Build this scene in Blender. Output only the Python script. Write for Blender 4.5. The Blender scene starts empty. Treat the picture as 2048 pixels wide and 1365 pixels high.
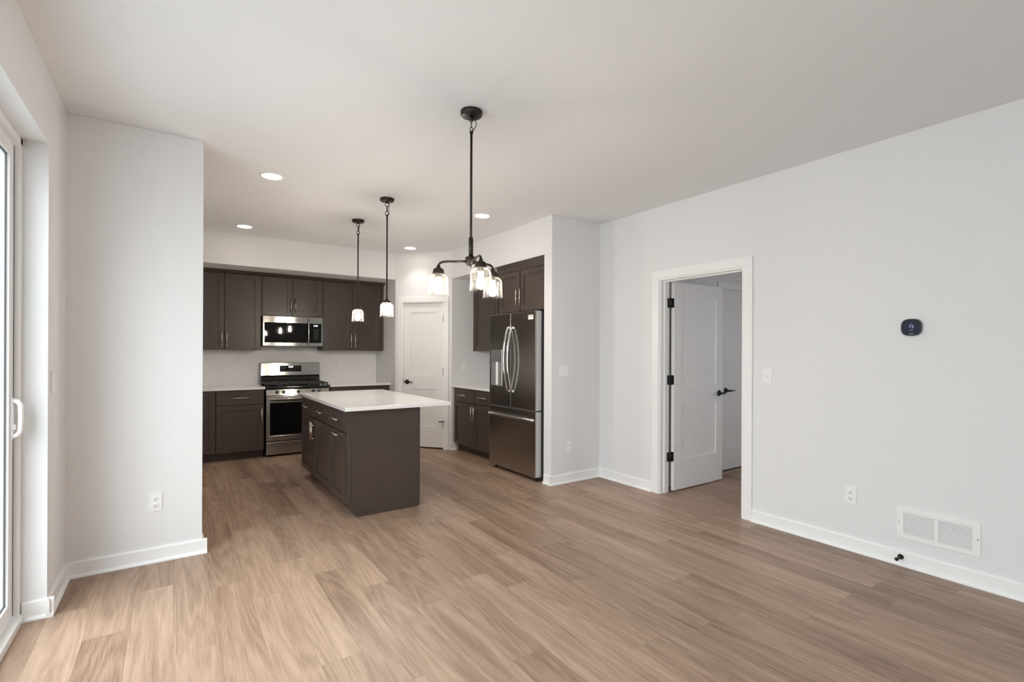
import bpy, bmesh, math, random
from mathutils import Matrix, Vector
random.seed(7)
C = bpy.context.scene.collection
sc = bpy.context.scene
PI = math.pi

# ------------------------------------------------------------------ camera, world, exposure
CAM_H, YAW, ROLL, FPX, HY = 1.3406, 0.603, -0.0042, 980.0, 706.0
cd = bpy.data.cameras.new('camera'); cam = bpy.data.objects.new('camera', cd); C.objects.link(cam)
cd.sensor_fit = 'HORIZONTAL'; cd.sensor_width = 36.0; cd.lens = 36.0 * FPX / 2048
cd.shift_y = (HY - 682.5) / 2048; cd.clip_start = 0.02; cd.clip_end = 200
cam.matrix_world = Matrix.Translation((0, 0, CAM_H)) @ Matrix.Rotation(-YAW, 4, 'Z') @ Matrix.Rotation(PI/2, 4, 'X') @ Matrix.Rotation(-ROLL, 4, 'Z')
sc.camera = cam
sc.view_settings.view_transform = 'Standard'; sc.view_settings.look = 'None'
sc.view_settings.gamma = 1; sc.view_settings.use_curve_mapping = False
sc.view_settings.exposure = 1.12
sc.cycles.use_denoising = True
sc.cycles.max_bounces = 14; sc.cycles.diffuse_bounces = 8; sc.cycles.glossy_bounces = 6
sc.cycles.transparent_max_bounces = 24; sc.cycles.transmission_bounces = 8
sc.cycles.sample_clamp_indirect = 8.0
sc.cycles.caustics_reflective = False; sc.cycles.caustics_refractive = False
w = bpy.data.worlds.new('overcast_sky'); sc.world = w; w.use_nodes = True
SKY = 6.4                            # zenith radiance of a plain overcast sky, one third of it at the horizon
_nt = w.node_tree; _bg = _nt.nodes['Background']; _bg.inputs[0].default_value = (0.935, 0.948, 1.0, 1)
_tc = _nt.nodes.new('ShaderNodeTexCoord'); _sp = _nt.nodes.new('ShaderNodeSeparateXYZ'); _mr = _nt.nodes.new('ShaderNodeMapRange')
_nt.links.new(_tc.outputs['Generated'], _sp.inputs[0]); _nt.links.new(_sp.outputs[2], _mr.inputs[0])
_mr.inputs[1].default_value = 0.0; _mr.inputs[2].default_value = 1.0; _mr.inputs[3].default_value = SKY/3; _mr.inputs[4].default_value = SKY
_nt.links.new(_mr.outputs[0], _bg.inputs[1])

def portal(name, loc, rot, sx, sy):
    l = bpy.data.lights.new(name, 'AREA'); l.shape = 'RECTANGLE'; l.size = sx; l.size_y = sy
    l.cycles.is_portal = True
    o = bpy.data.objects.new(name, l); C.objects.link(o); o.location = loc; o.rotation_euler = rot
portal('slider_daylight_portal', (-0.70, 2.08, 1.19), (0, -PI/2, 0), 2.3, 2.5)
portal('left_window_daylight_portal', (-0.70, -1.05, 1.35), (0, -PI/2, 0), 1.8, 2.5)
portal('added_hall_window_portal', (5.225, 0.42, 1.5), (PI/2, 0, 0), 0.85, 1.3)  # guides sky light through the added hall window

# ------------------------------------------------------------------ node materials
def mat(name):
    m = bpy.data.materials.new(name); m.use_nodes = True
    return m, m.node_tree.nodes, m.node_tree.links, m.node_tree.nodes['Principled BSDF']
def node(nt, typ, ins=None, **props):
    n = nt.nodes.new(typ)
    for k, v in props.items(): setattr(n, k, v)
    for k, v in (ins or {}).items():
        if isinstance(v, bpy.types.NodeSocket): nt.links.new(v, n.inputs[k])
        else: n.inputs[k].default_value = v
    return n
def math_(nt, op, a, b=0.0):
    return node(nt, 'ShaderNodeMath', {0: a, 1: b}, operation=op).outputs[0]
def mixc(nt, fac, a, b):
    n = node(nt, 'ShaderNodeMix', data_type='RGBA')
    for i, v in ((0, fac), (6, a), (7, b)):
        if isinstance(v, bpy.types.NodeSocket): nt.links.new(v, n.inputs[i])
        else: n.inputs[i].default_value = v
    return n.outputs[2]
def simple(name, col, rough=0.5, metal=0.0, bump=0.0, bscale=200.0, coat=0.0, vary=0.0, stretch=None, spec=0.5):
    m, ns, ln, p = mat(name); nt = m.node_tree
    p.inputs['Base Color'].default_value = (*col, 1); p.inputs['Roughness'].default_value = rough
    p.inputs['Metallic'].default_value = metal; p.inputs['Coat Weight'].default_value = coat
    p.inputs['Specular IOR Level'].default_value = spec
    tc = node(nt, 'ShaderNodeTexCoord')
    vec = tc.outputs['Object']
    if stretch: vec = node(nt, 'ShaderNodeMapping', {0: vec, 'Scale': stretch}).outputs[0]
    n = node(nt, 'ShaderNodeTexNoise', {'Vector': vec, 'Scale': bscale, 'Detail': 3.0})
    if vary:
        a = tuple(max(0, c*(1-vary)) for c in col) + (1,); b = tuple(min(1, c*(1+vary)) for c in col) + (1,)
        ln.new(mixc(nt, n.outputs[0], a, b), p.inputs['Base Color'])
    if bump:
        bn = node(nt, 'ShaderNodeBump', {'Height': n.outputs[0], 'Strength': bump, 'Distance': 0.002})
        ln.new(bn.outputs[0], p.inputs['Normal'])
    return m
def emit(name, col, strength):
    m, ns, ln, p = mat(name)
    p.inputs['Base Color'].default_value = (0.02, 0.02, 0.02, 1)
    p.inputs['Emission Color'].default_value = (*col, 1); p.inputs['Emission Strength'].default_value = strength
    return m

M = {}
M['wall'] = simple('wall_paint', (0.76, 0.76, 0.765), 0.6, bump=0.25, bscale=160)
M['ceiling'] = simple('ceiling_paint', (0.78, 0.78, 0.79), 0.8, bump=0.5, bscale=120)
M['trim'] = simple('trim_paint', (0.86, 0.86, 0.855), 0.35, bump=0.03, bscale=60)
M['door'] = simple('door_paint', (0.82, 0.82, 0.81), 0.4, bump=0.04, bscale=90)
M['plastic'] = simple('white_plastic', (0.84, 0.84, 0.83), 0.35, vary=0.01)
M['slot'] = simple('dark_slot', (0.03, 0.03, 0.03), 0.6, vary=0.1)
M['vinyl'] = simple('white_vinyl', (0.85, 0.85, 0.85), 0.3, vary=0.01)
M['gasket'] = simple('grey_gasket', (0.09, 0.10, 0.12), 0.6, vary=0.1)
M['quartz'] = simple('white_quartz', (0.84, 0.83, 0.82), 0.06, vary=0.035, bscale=260, coat=0.3)
M['tile'] = simple('white_glazed_tile', (0.87, 0.865, 0.86), 0.12, vary=0.015, bscale=8)
M['grout'] = simple('pale_grout', (0.86, 0.855, 0.85), 0.8, bump=0.1)
M['steel'] = simple('brushed_stainless', (0.46, 0.44, 0.41), 0.20, 1.0, vary=0.05, bscale=60, stretch=(1, 1, 25))
M['steel_h'] = simple('brushed_stainless_horizontal', (0.44, 0.42, 0.39), 0.12, 1.0, vary=0.05, bscale=30, stretch=(1, 1, 40))
M['silver'] = simple('silver_paint', (0.56, 0.56, 0.55), 0.45, vary=0.02)
for k in ('steel', 'steel_h'):
    _n = M[k].node_tree; _p = _n.nodes['Principled BSDF']
    _p.inputs['Anisotropic'].default_value = 0.85; _p.inputs['Anisotropic Rotation'].default_value = 0.25
    _t = _n.nodes.new('ShaderNodeTangent'); _t.direction_type = 'RADIAL'; _t.axis = 'Z'
    _n.links.new(_t.outputs[0], _p.inputs['Tangent'])
M['recess'] = simple('dispenser_grey', (0.20, 0.20, 0.20), 0.35, vary=0.03)
M['chrome'] = simple('polished_steel', (0.72, 0.72, 0.72), 0.12, 1.0, vary=0.02)
M['nickel'] = simple('satin_nickel', (0.78, 0.72, 0.64), 0.25, 1.0, vary=0.03)
M['bglass'] = simple('black_glass', (0.006, 0.006, 0.006), 0.03, vary=0.0, spec=0.22)
M['iron'] = simple('cast_iron', (0.022, 0.022, 0.023), 0.5, bump=0.3, bscale=300)
M['enamel'] = simple('black_enamel', (0.012, 0.012, 0.012), 0.15, vary=0.1)
M['bronze'] = simple('dark_bronze', (0.030, 0.024, 0.021), 0.38, 0.6, vary=0.2, bscale=40)
M['black'] = simple('matte_black', (0.018, 0.018, 0.019), 0.4, 0.3, vary=0.1)
M['grey_plastic'] = simple('grey_plastic', (0.12, 0.12, 0.12), 0.4, vary=0.05)
M['dark_steel'] = simple('dark_cabinet_steel', (0.10, 0.10, 0.105), 0.45, 0.3, vary=0.05)
M['sticker'] = simple('sticker_paper', (0.82, 0.81, 0.78), 0.5, vary=0.02)
M['ink'] = simple('dark_ink', (0.03, 0.03, 0.035), 0.5, vary=0.05)
M['wood_strip'] = simple('pale_wood_strip', (0.50, 0.40, 0.30), 0.5, vary=0.15, bscale=30, stretch=(1, 12, 12))
M['concrete'] = simple('patio_concrete', (0.42, 0.43, 0.43), 0.9, vary=0.1, bscale=4)
M['brass'] = simple('burner_aluminium', (0.55, 0.54, 0.52), 0.35, 1.0, vary=0.05)
M['display'] = emit('clock_digits', (0.95, 0.97, 1.0), 1.6)
M['keys'] = simple('key_print', (0.42, 0.42, 0.42), 0.5, vary=0.02)
M['tdigit'] = emit('thermostat_digits', (0.35, 0.42, 0.75), 0.55)
M['tscreen'] = simple('thermostat_screen', (0.010, 0.013, 0.030), 0.35, vary=0.1, spec=0.15)
M['bulb'] = emit('bulb_glow', (1.0, 0.90, 0.78), 80.0)
M['pendant_bulb'] = emit('pendant_bulb_glow', (1.0, 0.91, 0.81), 260.0)
M['lens'] = emit('downlight_lens', (1.0, 0.90, 0.78), 8.0)

def wood_cabinet():
    m, ns, ln, p = mat('dark_stained_maple'); nt = m.node_tree
    tc = node(nt, 'ShaderNodeTexCoord')
    mp = node(nt, 'ShaderNodeMapping', {0: tc.outputs['Object'], 'Scale': (1, 1, 0.09)}).outputs[0]
    n1 = node(nt, 'ShaderNodeTexNoise', {'Vector': mp, 'Scale': 110.0, 'Detail': 4.0, 'Roughness': 0.6})
    n2 = node(nt, 'ShaderNodeTexNoise', {'Vector': tc.outputs['Object'], 'Scale': 3.0, 'Detail': 2.0})
    f = math_(nt, 'ADD', math_(nt, 'MULTIPLY', n1.outputs[0], 0.65), math_(nt, 'MULTIPLY', n2.outputs[0], 0.35))
    f = node(nt, 'ShaderNodeMapRange', {0: f, 1: 0.3, 2: 0.7}).outputs[0]
    ln.new(mixc(nt, f, (0.053, 0.038, 0.032, 1), (0.076, 0.055, 0.047, 1)), p.inputs['Base Color'])
    p.inputs['Roughness'].default_value = 0.36
    b = node(nt, 'ShaderNodeBump', {'Height': n1.outputs[0], 'Strength': 0.12, 'Distance': 0.001})
    ln.new(b.outputs[0], p.inputs['Normal'])
    return m
M['cab'] = wood_cabinet()

def floor_planks():
    m, ns, ln, p = mat('oak_vinyl_planks'); nt = m.node_tree
    g = node(nt, 'ShaderNodeTexCoord')
    xyz = node(nt, 'ShaderNodeSeparateXYZ', {0: g.outputs['Object']})
    x, y = xyz.outputs[0], xyz.outputs[1]
    W, L = 0.1735, 1.22
    u = math_(nt, 'DIVIDE', x, W); row = math_(nt, 'FLOOR', u); fu = math_(nt, 'FRACT', u)
    r1 = node(nt, 'ShaderNodeTexWhiteNoise', {'W': row}, noise_dimensions='1D').outputs[0]
    # rows 0..11: where the end joints of each row fall; other rows at random
    ends = [0.18, 0.81, 0.54, 0.96, 0.66, 0.33, 1.18, 0.527, 0.105, 1.10, 0.29, 0.946]
    lut = node(nt, 'ShaderNodeValToRGB', {0: math_(nt, 'DIVIDE', math_(nt, 'ADD', row, 0.5), 12.0)})
    lut.color_ramp.interpolation = 'CONSTANT'; el = lut.color_ramp.elements
    for i, q in enumerate(ends):
        k = el[0] if i == 0 else (el[1] if i == 1 else el.new(i/12))
        k.position = i/12; k.color = (q, q, q, 1)
    known = math_(nt, 'MULTIPLY', math_(nt, 'GREATER_THAN', row, -0.5), math_(nt, 'LESS_THAN', row, 11.5))
    shift = math_(nt, 'ADD', math_(nt, 'MULTIPLY', known, math_(nt, 'DIVIDE', math_(nt, 'SUBTRACT', L, lut.outputs[0]), L)), math_(nt, 'MULTIPLY', math_(nt, 'SUBTRACT', 1.0, known), math_(nt, 'MULTIPLY', r1, 7.31)))
    v = math_(nt, 'ADD', math_(nt, 'DIVIDE', y, L), shift)
    col = math_(nt, 'FLOOR', v); fv = math_(nt, 'FRACT', v)
    idv = node(nt, 'ShaderNodeCombineXYZ', {0: row, 1: col})
    wn = node(nt, 'ShaderNodeTexWhiteNoise', {'Vector': idv.outputs[0]}, noise_dimensions='2D')
    rid = wn.outputs[0]
    off = math_(nt, 'MULTIPLY', rid, 53.0)
    # figure: stretched contour lines, one pattern per plank
    gv = node(nt, 'ShaderNodeCombineXYZ', {0: math_(nt, 'ADD', math_(nt, 'MULTIPLY', x, 5.5), off), 1: math_(nt, 'ADD', math_(nt, 'MULTIPLY', y, 0.42), off), 2: off})
    big = node(nt, 'ShaderNodeTexNoise', {'Vector': gv.outputs[0], 'Scale': 1.0, 'Detail': 2.0, 'Roughness': 0.4, 'Distortion': 0.12}).outputs[0]
    rings = math_(nt, 'SINE', math_(nt, 'MULTIPLY', big, 105.0))
    rings = node(nt, 'ShaderNodeMapRange', {0: rings, 1: -1.0, 2: 1.0}).outputs[0]
    sv = node(nt, 'ShaderNodeCombineXYZ', {0: math_(nt, 'ADD', math_(nt, 'MULTIPLY', x, 210.0), off), 1: math_(nt, 'MULTIPLY', y, 7.0), 2: off})
    streak = node(nt, 'ShaderNodeTexNoise', {'Vector': sv.outputs[0], 'Scale': 1.0, 'Detail': 4.0, 'Roughness': 0.65}).outputs[0]
    bv = node(nt, 'ShaderNodeCombineXYZ', {0: math_(nt, 'ADD', math_(nt, 'MULTIPLY', x, 14.0), off), 1: math_(nt, 'MULTIPLY', y, 0.9), 2: off})
    band = node(nt, 'ShaderNodeTexNoise', {'Vector': bv.outputs[0], 'Scale': 1.0, 'Detail': 2.0}).outputs[0]
    band = node(nt, 'ShaderNodeMapRange', {0: band, 1: 0.3, 2: 0.7}).outputs[0]
    tone = math_(nt, 'ADD', math_(nt, 'MULTIPLY', rid, 0.38), math_(nt, 'MULTIPLY', band, 0.38))
    tone = math_(nt, 'ADD', tone, math_(nt, 'MULTIPLY', math_(nt, 'SUBTRACT', rings, 0.5), -0.20))
    tone = math_(nt, 'ADD', tone, math_(nt, 'MULTIPLY', math_(nt, 'SUBTRACT', streak, 0.5), 1.15))
    tone = math_(nt, 'ADD', tone, 0.07)
    ramp = node(nt, 'ShaderNodeValToRGB', {0: tone})
    e = ramp.color_ramp.elements
    e[0].position = 0.0; e[0].color = (0.190, 0.114, 0.074, 1)
    e[1].position = 1.0; e[1].color = (0.475, 0.332, 0.243, 1)
    k = e.new(0.45); k.color = (0.325, 0.217, 0.152, 1)
    # thin dark joints
    du = math_(nt, 'MULTIPLY', math_(nt, 'MINIMUM', fu, math_(nt, 'SUBTRACT', 1.0, fu)), W)
    dv = math_(nt, 'MULTIPLY', math_(nt, 'MINIMUM', fv, math_(nt, 'SUBTRACT', 1.0, fv)), L)
    d = math_(nt, 'MINIMUM', du, dv)
    joint = node(nt, 'ShaderNodeMapRange', {0: d, 1: 0.0006, 2: 0.0018, 3: 0.45, 4: 0.0}).outputs[0]
    ln.new(mixc(nt, joint, ramp.outputs[0], (0.10, 0.066, 0.046, 1)), p.inputs['Base Color'])
    p.inputs['Roughness'].default_value = 0.42
    hgt = math_(nt, 'ADD', math_(nt, 'MULTIPLY', rings, 0.25), math_(nt, 'ADD', streak, math_(nt, 'MULTIPLY', joint, -3.0)))
    b = node(nt, 'ShaderNodeBump', {'Height': hgt, 'Strength': 0.18, 'Distance': 0.001})
    ln.new(b.outputs[0], p.inputs['Normal'])
    return m
M['floor'] = floor_planks()

def pane_glass(name, tint):
    m, ns, ln, p = mat(name); nt = m.node_tree; ns.remove(p); out = ns['Material Output']
    tr = node(nt, 'ShaderNodeBsdfTransparent', {0: (*tint, 1)})
    gl = node(nt, 'ShaderNodeBsdfGlossy', {'Color': (1, 1, 1, 1), 'Roughness': 0.0})
    lw = node(nt, 'ShaderNodeLayerWeight', {'Blend': 0.5})
    fr = math_(nt, 'ADD', 0.035, math_(nt, 'MULTIPLY', math_(nt, 'POWER', lw.outputs['Facing'], 5.0), 0.9))
    mx = node(nt, 'ShaderNodeMixShader', {0: fr, 1: tr.outputs[0], 2: gl.outputs[0]})
    ln.new(mx.outputs[0], out.inputs[0]); return m
M['pane'] = pane_glass('clear_pane', (0.93, 0.97, 0.965))
def seeded_glass():
    m, ns, ln, p = mat('seeded_glass'); nt = m.node_tree; ns.remove(p); out = ns['Material Output']
    tc = node(nt, 'ShaderNodeTexCoord')
    vo = node(nt, 'ShaderNodeTexVoronoi', {'Vector': tc.outputs['Object'], 'Scale': 95.0})
    seed = node(nt, 'ShaderNodeMapRange', {0: vo.outputs['Distance'], 1: 0.10, 2: 0.32, 3: 1.0, 4: 0.0}).outputs[0]
    nz = node(nt, 'ShaderNodeTexNoise', {'Vector': tc.outputs['Object'], 'Scale': 40.0, 'Detail': 2.0})
    bp = node(nt, 'ShaderNodeBump', {'Height': math_(nt, 'ADD', seed, nz.outputs[0]), 'Strength': 0.45, 'Distance': 0.003})
    tr = node(nt, 'ShaderNodeBsdfTransparent', {0: (0.97, 0.965, 0.95, 1)})
    gl = node(nt, 'ShaderNodeBsdfGlossy', {'Color': (1, 1, 1, 1), 'Roughness': 0.06, 'Normal': bp.outputs[0]})
    tl = node(nt, 'ShaderNodeBsdfTranslucent', {'Color': (1.0, 0.95, 0.88, 1), 'Normal': bp.outputs[0]})
    lw = node(nt, 'ShaderNodeLayerWeight', {'Blend': 0.32, 'Normal': bp.outputs[0]})
    f1 = node(nt, 'ShaderNodeMapRange', {0: lw.outputs['Facing'], 1: 0.0, 2: 1.0, 3: 0.010, 4: 0.22}).outputs[0]
    a = node(nt, 'ShaderNodeMixShader', {0: f1, 1: tr.outputs[0], 2: gl.outputs[0]})
    f2 = math_(nt, 'ADD', math_(nt, 'ADD', 0.002, math_(nt, 'MULTIPLY', seed, 0.022)), math_(nt, 'MULTIPLY', math_(nt, 'POWER', lw.outputs['Facing'], 4.0), 0.14))
    b = node(nt, 'ShaderNodeMixShader', {0: f2, 1: a.outputs[0], 2: tl.outputs[0]})
    ln.new(b.outputs[0], out.inputs[0]); return m
M['seeded'] = seeded_glass()
def siding():
    m, ns, ln, p = mat('vertical_siding'); nt = m.node_tree
    g = node(nt, 'ShaderNodeTexCoord'); xyz = node(nt, 'ShaderNodeSeparateXYZ', {0: g.outputs['Object']})
    f = math_(nt, 'FRACT', math_(nt, 'DIVIDE', xyz.outputs[0], 0.2))
    e = node(nt, 'ShaderNodeMapRange', {0: f, 1: 0.0, 2: 0.08, 3: 1.0, 4: 0.0}).outputs[0]
    ln.new(mixc(nt, e, (0.18, 0.26, 0.265, 1), (0.14, 0.21, 0.215, 1)), p.inputs['Base Color'])
    p.inputs['Roughness'].default_value = 0.7
    return m
M['siding'] = siding()

# ------------------------------------------------------------------ mesh building
class MB:
    """Collects shapes into one bmesh. X maps local coordinates to the world."""
    def __init__(s, X=None): s.bm = bmesh.new(); s.X = X or Matrix()
    def _add(s, verts, faces, smooth=False, mi=0):
        vs = [s.bm.verts.new(s.X @ Vector(v)) for v in verts]
        for f in faces:
            try:
                fc = s.bm.faces.new([vs[i] for i in f]); fc.smooth = smooth; fc.material_index = mi
            except ValueError: pass
        return vs
    def box(s, x0, x1, y0, y1, z0, z1, bev=0.0, mi=0):
        x0, x1 = sorted((x0, x1)); y0, y1 = sorted((y0, y1)); z0, z1 = sorted((z0, z1))
        vs = [(x, y, z) for x in (x0, x1) for y in (y0, y1) for z in (z0, z1)]
        fs = [(0, 1, 3, 2), (4, 6, 7, 5), (0, 4, 5, 1), (2, 3, 7, 6), (0, 2, 6, 4), (1, 5, 7, 3)]
        v = s._add(vs, fs, mi=mi)
        if bev:
            es = list({e for q in v for e in q.link_edges})
            bmesh.ops.bevel(s.bm, geom=es, offset=bev, segments=2, profile=0.6, affect='EDGES', clamp_overlap=True)
        return s
    def prism(s, pts, z0, z1, axis='z', mi=0, smooth=False):
        """Extrude a 2D outline along an axis: z -> (x,y), y -> (x,z), x -> (y,z)."""
        def P(a, b, c): return {'z': (a, b, c), 'y': (a, c, b), 'x': (c, a, b)}[axis]
        n = len(pts)
        vs = [P(a, b, z0) for a, b in pts] + [P(a, b, z1) for a, b in pts]
        fs = [tuple(range(n))[::-1], tuple(range(n, 2*n))]
        v = s._add(vs, fs, mi=mi)
        for i in range(n):
            j = (i+1) % n
            f = s.bm.faces.new((v[i], v[j], v[n+j], v[n+i])); f.smooth = smooth; f.material_index = mi
        return s
    def lathe(s, prof, c=(0, 0, 0), axis='z', n=32, mi=0, caps=True):
        """prof: list of (r, h) along the axis."""
        def P(r, t, h):
            a, b = r*math.cos(t), r*math.sin(t)
            return {'z': (c[0]+a, c[1]+b, c[2]+h), 'y': (c[0]+a, c[1]+h, c[2]+b), 'x': (c[0]+h, c[1]+a, c[2]+b)}[axis]
        rings = []
        for r, h in prof:
            rings.append([s.bm.verts.new(s.X @ Vector(P(r, 2*PI*i/n, h))) for i in range(n)] if r > 1e-6 else [s.bm.verts.new(s.X @ Vector(P(0, 0, h)))])
        for A, B in zip(rings, rings[1:]):
            for i in range(n):
                j = (i+1) % n
                q = [A[i % len(A)], A[j % len(A)], B[j % len(B)], B[i % len(B)]]
                u = list(dict.fromkeys(q))
                if len(u) > 2:
                    f = s.bm.faces.new(u); f.smooth = True; f.material_index = mi
        if caps:
            for R in (rings[0], rings[-1]):
                if len(R) > 2:
                    f = s.bm.faces.new(R); f.material_index = mi
        return s
    def cyl(s, c, r, h, axis='z', n=24, mi=0): return s.lathe([(r, 0), (r, h)], c, axis, n, mi)
    def tube(s, path, r, n=12, closed=False, mi=0, sx=1.0):
        pts = [Vector(p) for p in path]; N = len(pts); rings = []
        rr = r if isinstance(r, (list, tuple)) else [r]*N
        up = None
        for i, p in enumerate(pts):
            a = pts[(i-1) % N] if (closed or i) else p
            b = pts[(i+1) % N] if (closed or i < N-1) else p
            t = (b-a).normalized()
            if up is None:
                up = Vector((0, 0, 1)) if abs(t.z) < 0.9 else Vector((1, 0, 0))
            s1 = t.cross(up).normalized(); up = s1.cross(t).normalized()
            rings.append([s.bm.verts.new(s.X @ (p + rr[i]*(math.cos(2*PI*k/n)*s1*sx + math.sin(2*PI*k/n)*up))) for k in range(n)])
        for i in range(N if closed else N-1):
            A, B = rings[i], rings[(i+1) % N]
            for k in range(n):
                f = s.bm.faces.new((A[k], A[(k+1) % n], B[(k+1) % n], B[k])); f.smooth = True; f.material_index = mi
        if not closed:
            for R in (rings[0], rings[-1]):
                f = s.bm.faces.new(R); f.material_index = mi
        return s
    def build(s, name, m, parent=None, kind=None):
        bmesh.ops.recalc_face_normals(s.bm, faces=s.bm.faces)
        if parent is not None:
            w = wloc(parent)
            for v in s.bm.verts: v.co -= w
        me = bpy.data.meshes.new(name); s.bm.to_mesh(me); s.bm.free()
        for q in (m if isinstance(m, (list, tuple)) else [m]): me.materials.append(q)
        o = bpy.data.objects.new(name, me); C.objects.link(o)
        if parent is not None: o.parent = parent
        if kind: o['kind'] = kind
        return o
def wloc(o):
    v = Vector((0, 0, 0))
    while o is not None: v += o.location; o = o.parent
    return v
def thing(name, label, cat, loc, group=None, kind=None):
    o = bpy.data.objects.new(name, None); C.objects.link(o); o.location = loc; o.empty_display_size = 0.05
    if kind: o['kind'] = kind
    if label: o['label'] = label
    if cat: o['category'] = cat
    if group: o['group'] = group
    return o
def tag(o, label, cat, group=None):
    o['label'] = label; o['category'] = cat
    if group: o['group'] = group
    return o
def dup(root, loc, rotz=0.0, label=None):
    r = root.copy(); C.objects.link(r); r.location = loc; r.rotation_euler = (0, 0, rotz)
    if label: r['label'] = label
    for ch in list(root.children):
        c = ch.copy(); C.objects.link(c); c.parent = r
        for g in list(ch.children):
            d = g.copy(); C.objects.link(d); d.parent = c
    return r
def structure(name, mb, m): return mb.build(name, m, None, 'structure')
def frame(ox, oy, facing):
    """Local frame of a unit: x left to right seen from its front, y inward, z up."""
    a = {'-Y': 0.0, '-X': -PI/2, '+X': PI/2}[facing] if isinstance(facing, str) else facing
    return Matrix.Translation((ox, oy, 0)) @ Matrix.Rotation(a, 4, 'Z')
def text(name, s, size, X, m, parent, depth=0.0006, align='CENTER'):
    """Raised lettering lying in the local x/z plane of X, facing -y."""
    cu = bpy.data.curves.new('txt', 'FONT'); cu.body = s; cu.size = size; cu.extrude = depth; cu.align_x = align; cu.align_y = 'CENTER'
    t = bpy.data.objects.new('txt', cu); C.objects.link(t)
    me = bpy.data.meshes.new_from_object(t.evaluated_get(bpy.context.evaluated_depsgraph_get()))
    bpy.data.objects.remove(t); bpy.data.curves.remove(cu)
    me.name = name; me.transform(Matrix.Translation(-wloc(parent)) @ X @ Matrix.Rotation(PI/2, 4, 'X'))
    me.materials.clear(); me.materials.append(m)
    o = bpy.data.objects.new(name, me); C.objects.link(o); o.parent = parent
    return o

# ------------------------------------------------------------------ layout
XL, XR = -0.527, 3.815            # left and right walls
YS = 3.855                        # face of the two end walls of the great room
YB = 7.47                         # kitchen rear wall
CEIL = 2.743
XP = 2.575                        # left end of the angled pantry wall
XF = 3.14                         # face of the fridge alcove
YE = 6.02                         # end wall of the alcove
YR = -2.60                        # wall behind the camera
TW = 0.12

# ------------------------------------------------------------------ shell
structure('floor', MB().box(-0.66, 6.4, YR-0.1, YB+0.15, -0.12, 0.0), M['floor'])
structure('ceiling', MB().box(-0.80, 6.4, YR-0.1, YB+0.15, CEIL, CEIL+0.12), M['ceiling'])
SY0, SY1, SZ = 0.86, 3.37, 2.385  # sliding door opening
LW = (-2.30, 0.20, 0.45, 2.25)    # unseen window in the left wall behind the camera, placed and sized for its daylight
b = MB(); b.box(XL-0.22, XL, YR, LW[0], 0, CEIL); b.box(XL-0.22, XL, LW[1], SY0, 0, CEIL); b.box(XL-0.22, XL, LW[0], LW[1], 0, LW[2]); b.box(XL-0.22, XL, LW[0], LW[1], LW[3], CEIL)
b.box(XL-0.22, XL, SY1, YB+0.1, 0, CEIL); b.box(XL-0.22, XL, SY0, SY1, SZ, CEIL)
structure('wall_left', b, M['wall'])
DY0, DY1, DZ = 2.215, 3.055, 2.048  # doorway in the right wall
b = MB(); b.box(XR, XR+TW, YR, DY0, 0, CEIL); b.box(XR, XR+TW, DY1, YB+0.1, 0, CEIL); b.box(XR, XR+TW, DY0, DY1, DZ, CEIL)
structure('wall_right', b, M['wall'])
structure('wall_kitchen_left', MB().box(XL-0.02, 0.155, YS, YS+TW, 0, CEIL, 0.004), M['wall'])
structure('wall_fridge_side', MB().box(XF, XR+0.02, YS, YS+0.125, 0, CEIL, 0.004), M['wall'])
structure('wall_rear_kitchen', MB().box(XL-0.2, XR+0.1, YB, YB+0.12, 0, CEIL), M['wall'])
structure('wall_soffit_rear', MB().box(XL-0.02, XP+0.02, 6.66, YB+0.02, 2.370, CEIL+0.01), M['wall'])
structure('wall_soffit_right', MB().box(XF, XR+0.02, YS+0.12, YE+0.01, 2.358, CEIL+0.01), M['wall'])
structure('wall_behind', MB().box(XL-0.2, XR+0.1, YR-0.12, YR, 0, CEIL), M['wall'])
b = MB()
for y in (LW[0], (LW[0]+LW[1])/2-0.03, LW[1]-0.05): b.box(-0.72, -0.64, y, y+0.05, LW[2], LW[3], 0.004)
for z in (LW[2], LW[3]-0.05): b.box(-0.72, -0.64, LW[0], LW[1], z, z+0.05, 0.004)
wr = structure('window_unseen_1', b, M['vinyl'])
MB().box(-0.685, -0.680, LW[0]+0.04, LW[1]-0.04, LW[2]+0.04, LW[3]-0.04).build('window_pane', M['pane'], wr)
# angled pantry wall with its door opening, side wall and alcove end wall
A, B = Vector((XP, 6.66)), Vector((XF, YE)); LP = (B-A).length
ang = math.atan2(B.y-A.y, B.x-A.x)
DX = Matrix.Translation((A.x, A.y, 0)) @ Matrix.Rotation(ang, 4, 'Z')
po0, po1, poz = 0.118, 0.742, 2.043
b = MB(DX); b.box(0, po0, 0, TW, 0, CEIL); b.box(po1, LP, 0, TW, 0, CEIL); b.box(po0, po1, 0, TW, poz, CEIL)
structure('wall_pantry', b, M['wall'])
structure('wall_pantry_left', MB().prism([(A.x, A.y), (A.x+0.16, A.y-0.02), (A.x+0.12, YB+0.02), (A.x, YB+0.02)], 0, CEIL), M['wall'])
structure('wall_pantry_right', MB().prism([(B.x, B.y), (XR+0.02, B.y), (XR+0.02, B.y+0.12), (B.x+0.02, B.y+0.14)], 0, CEIL), M['wall'])
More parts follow.
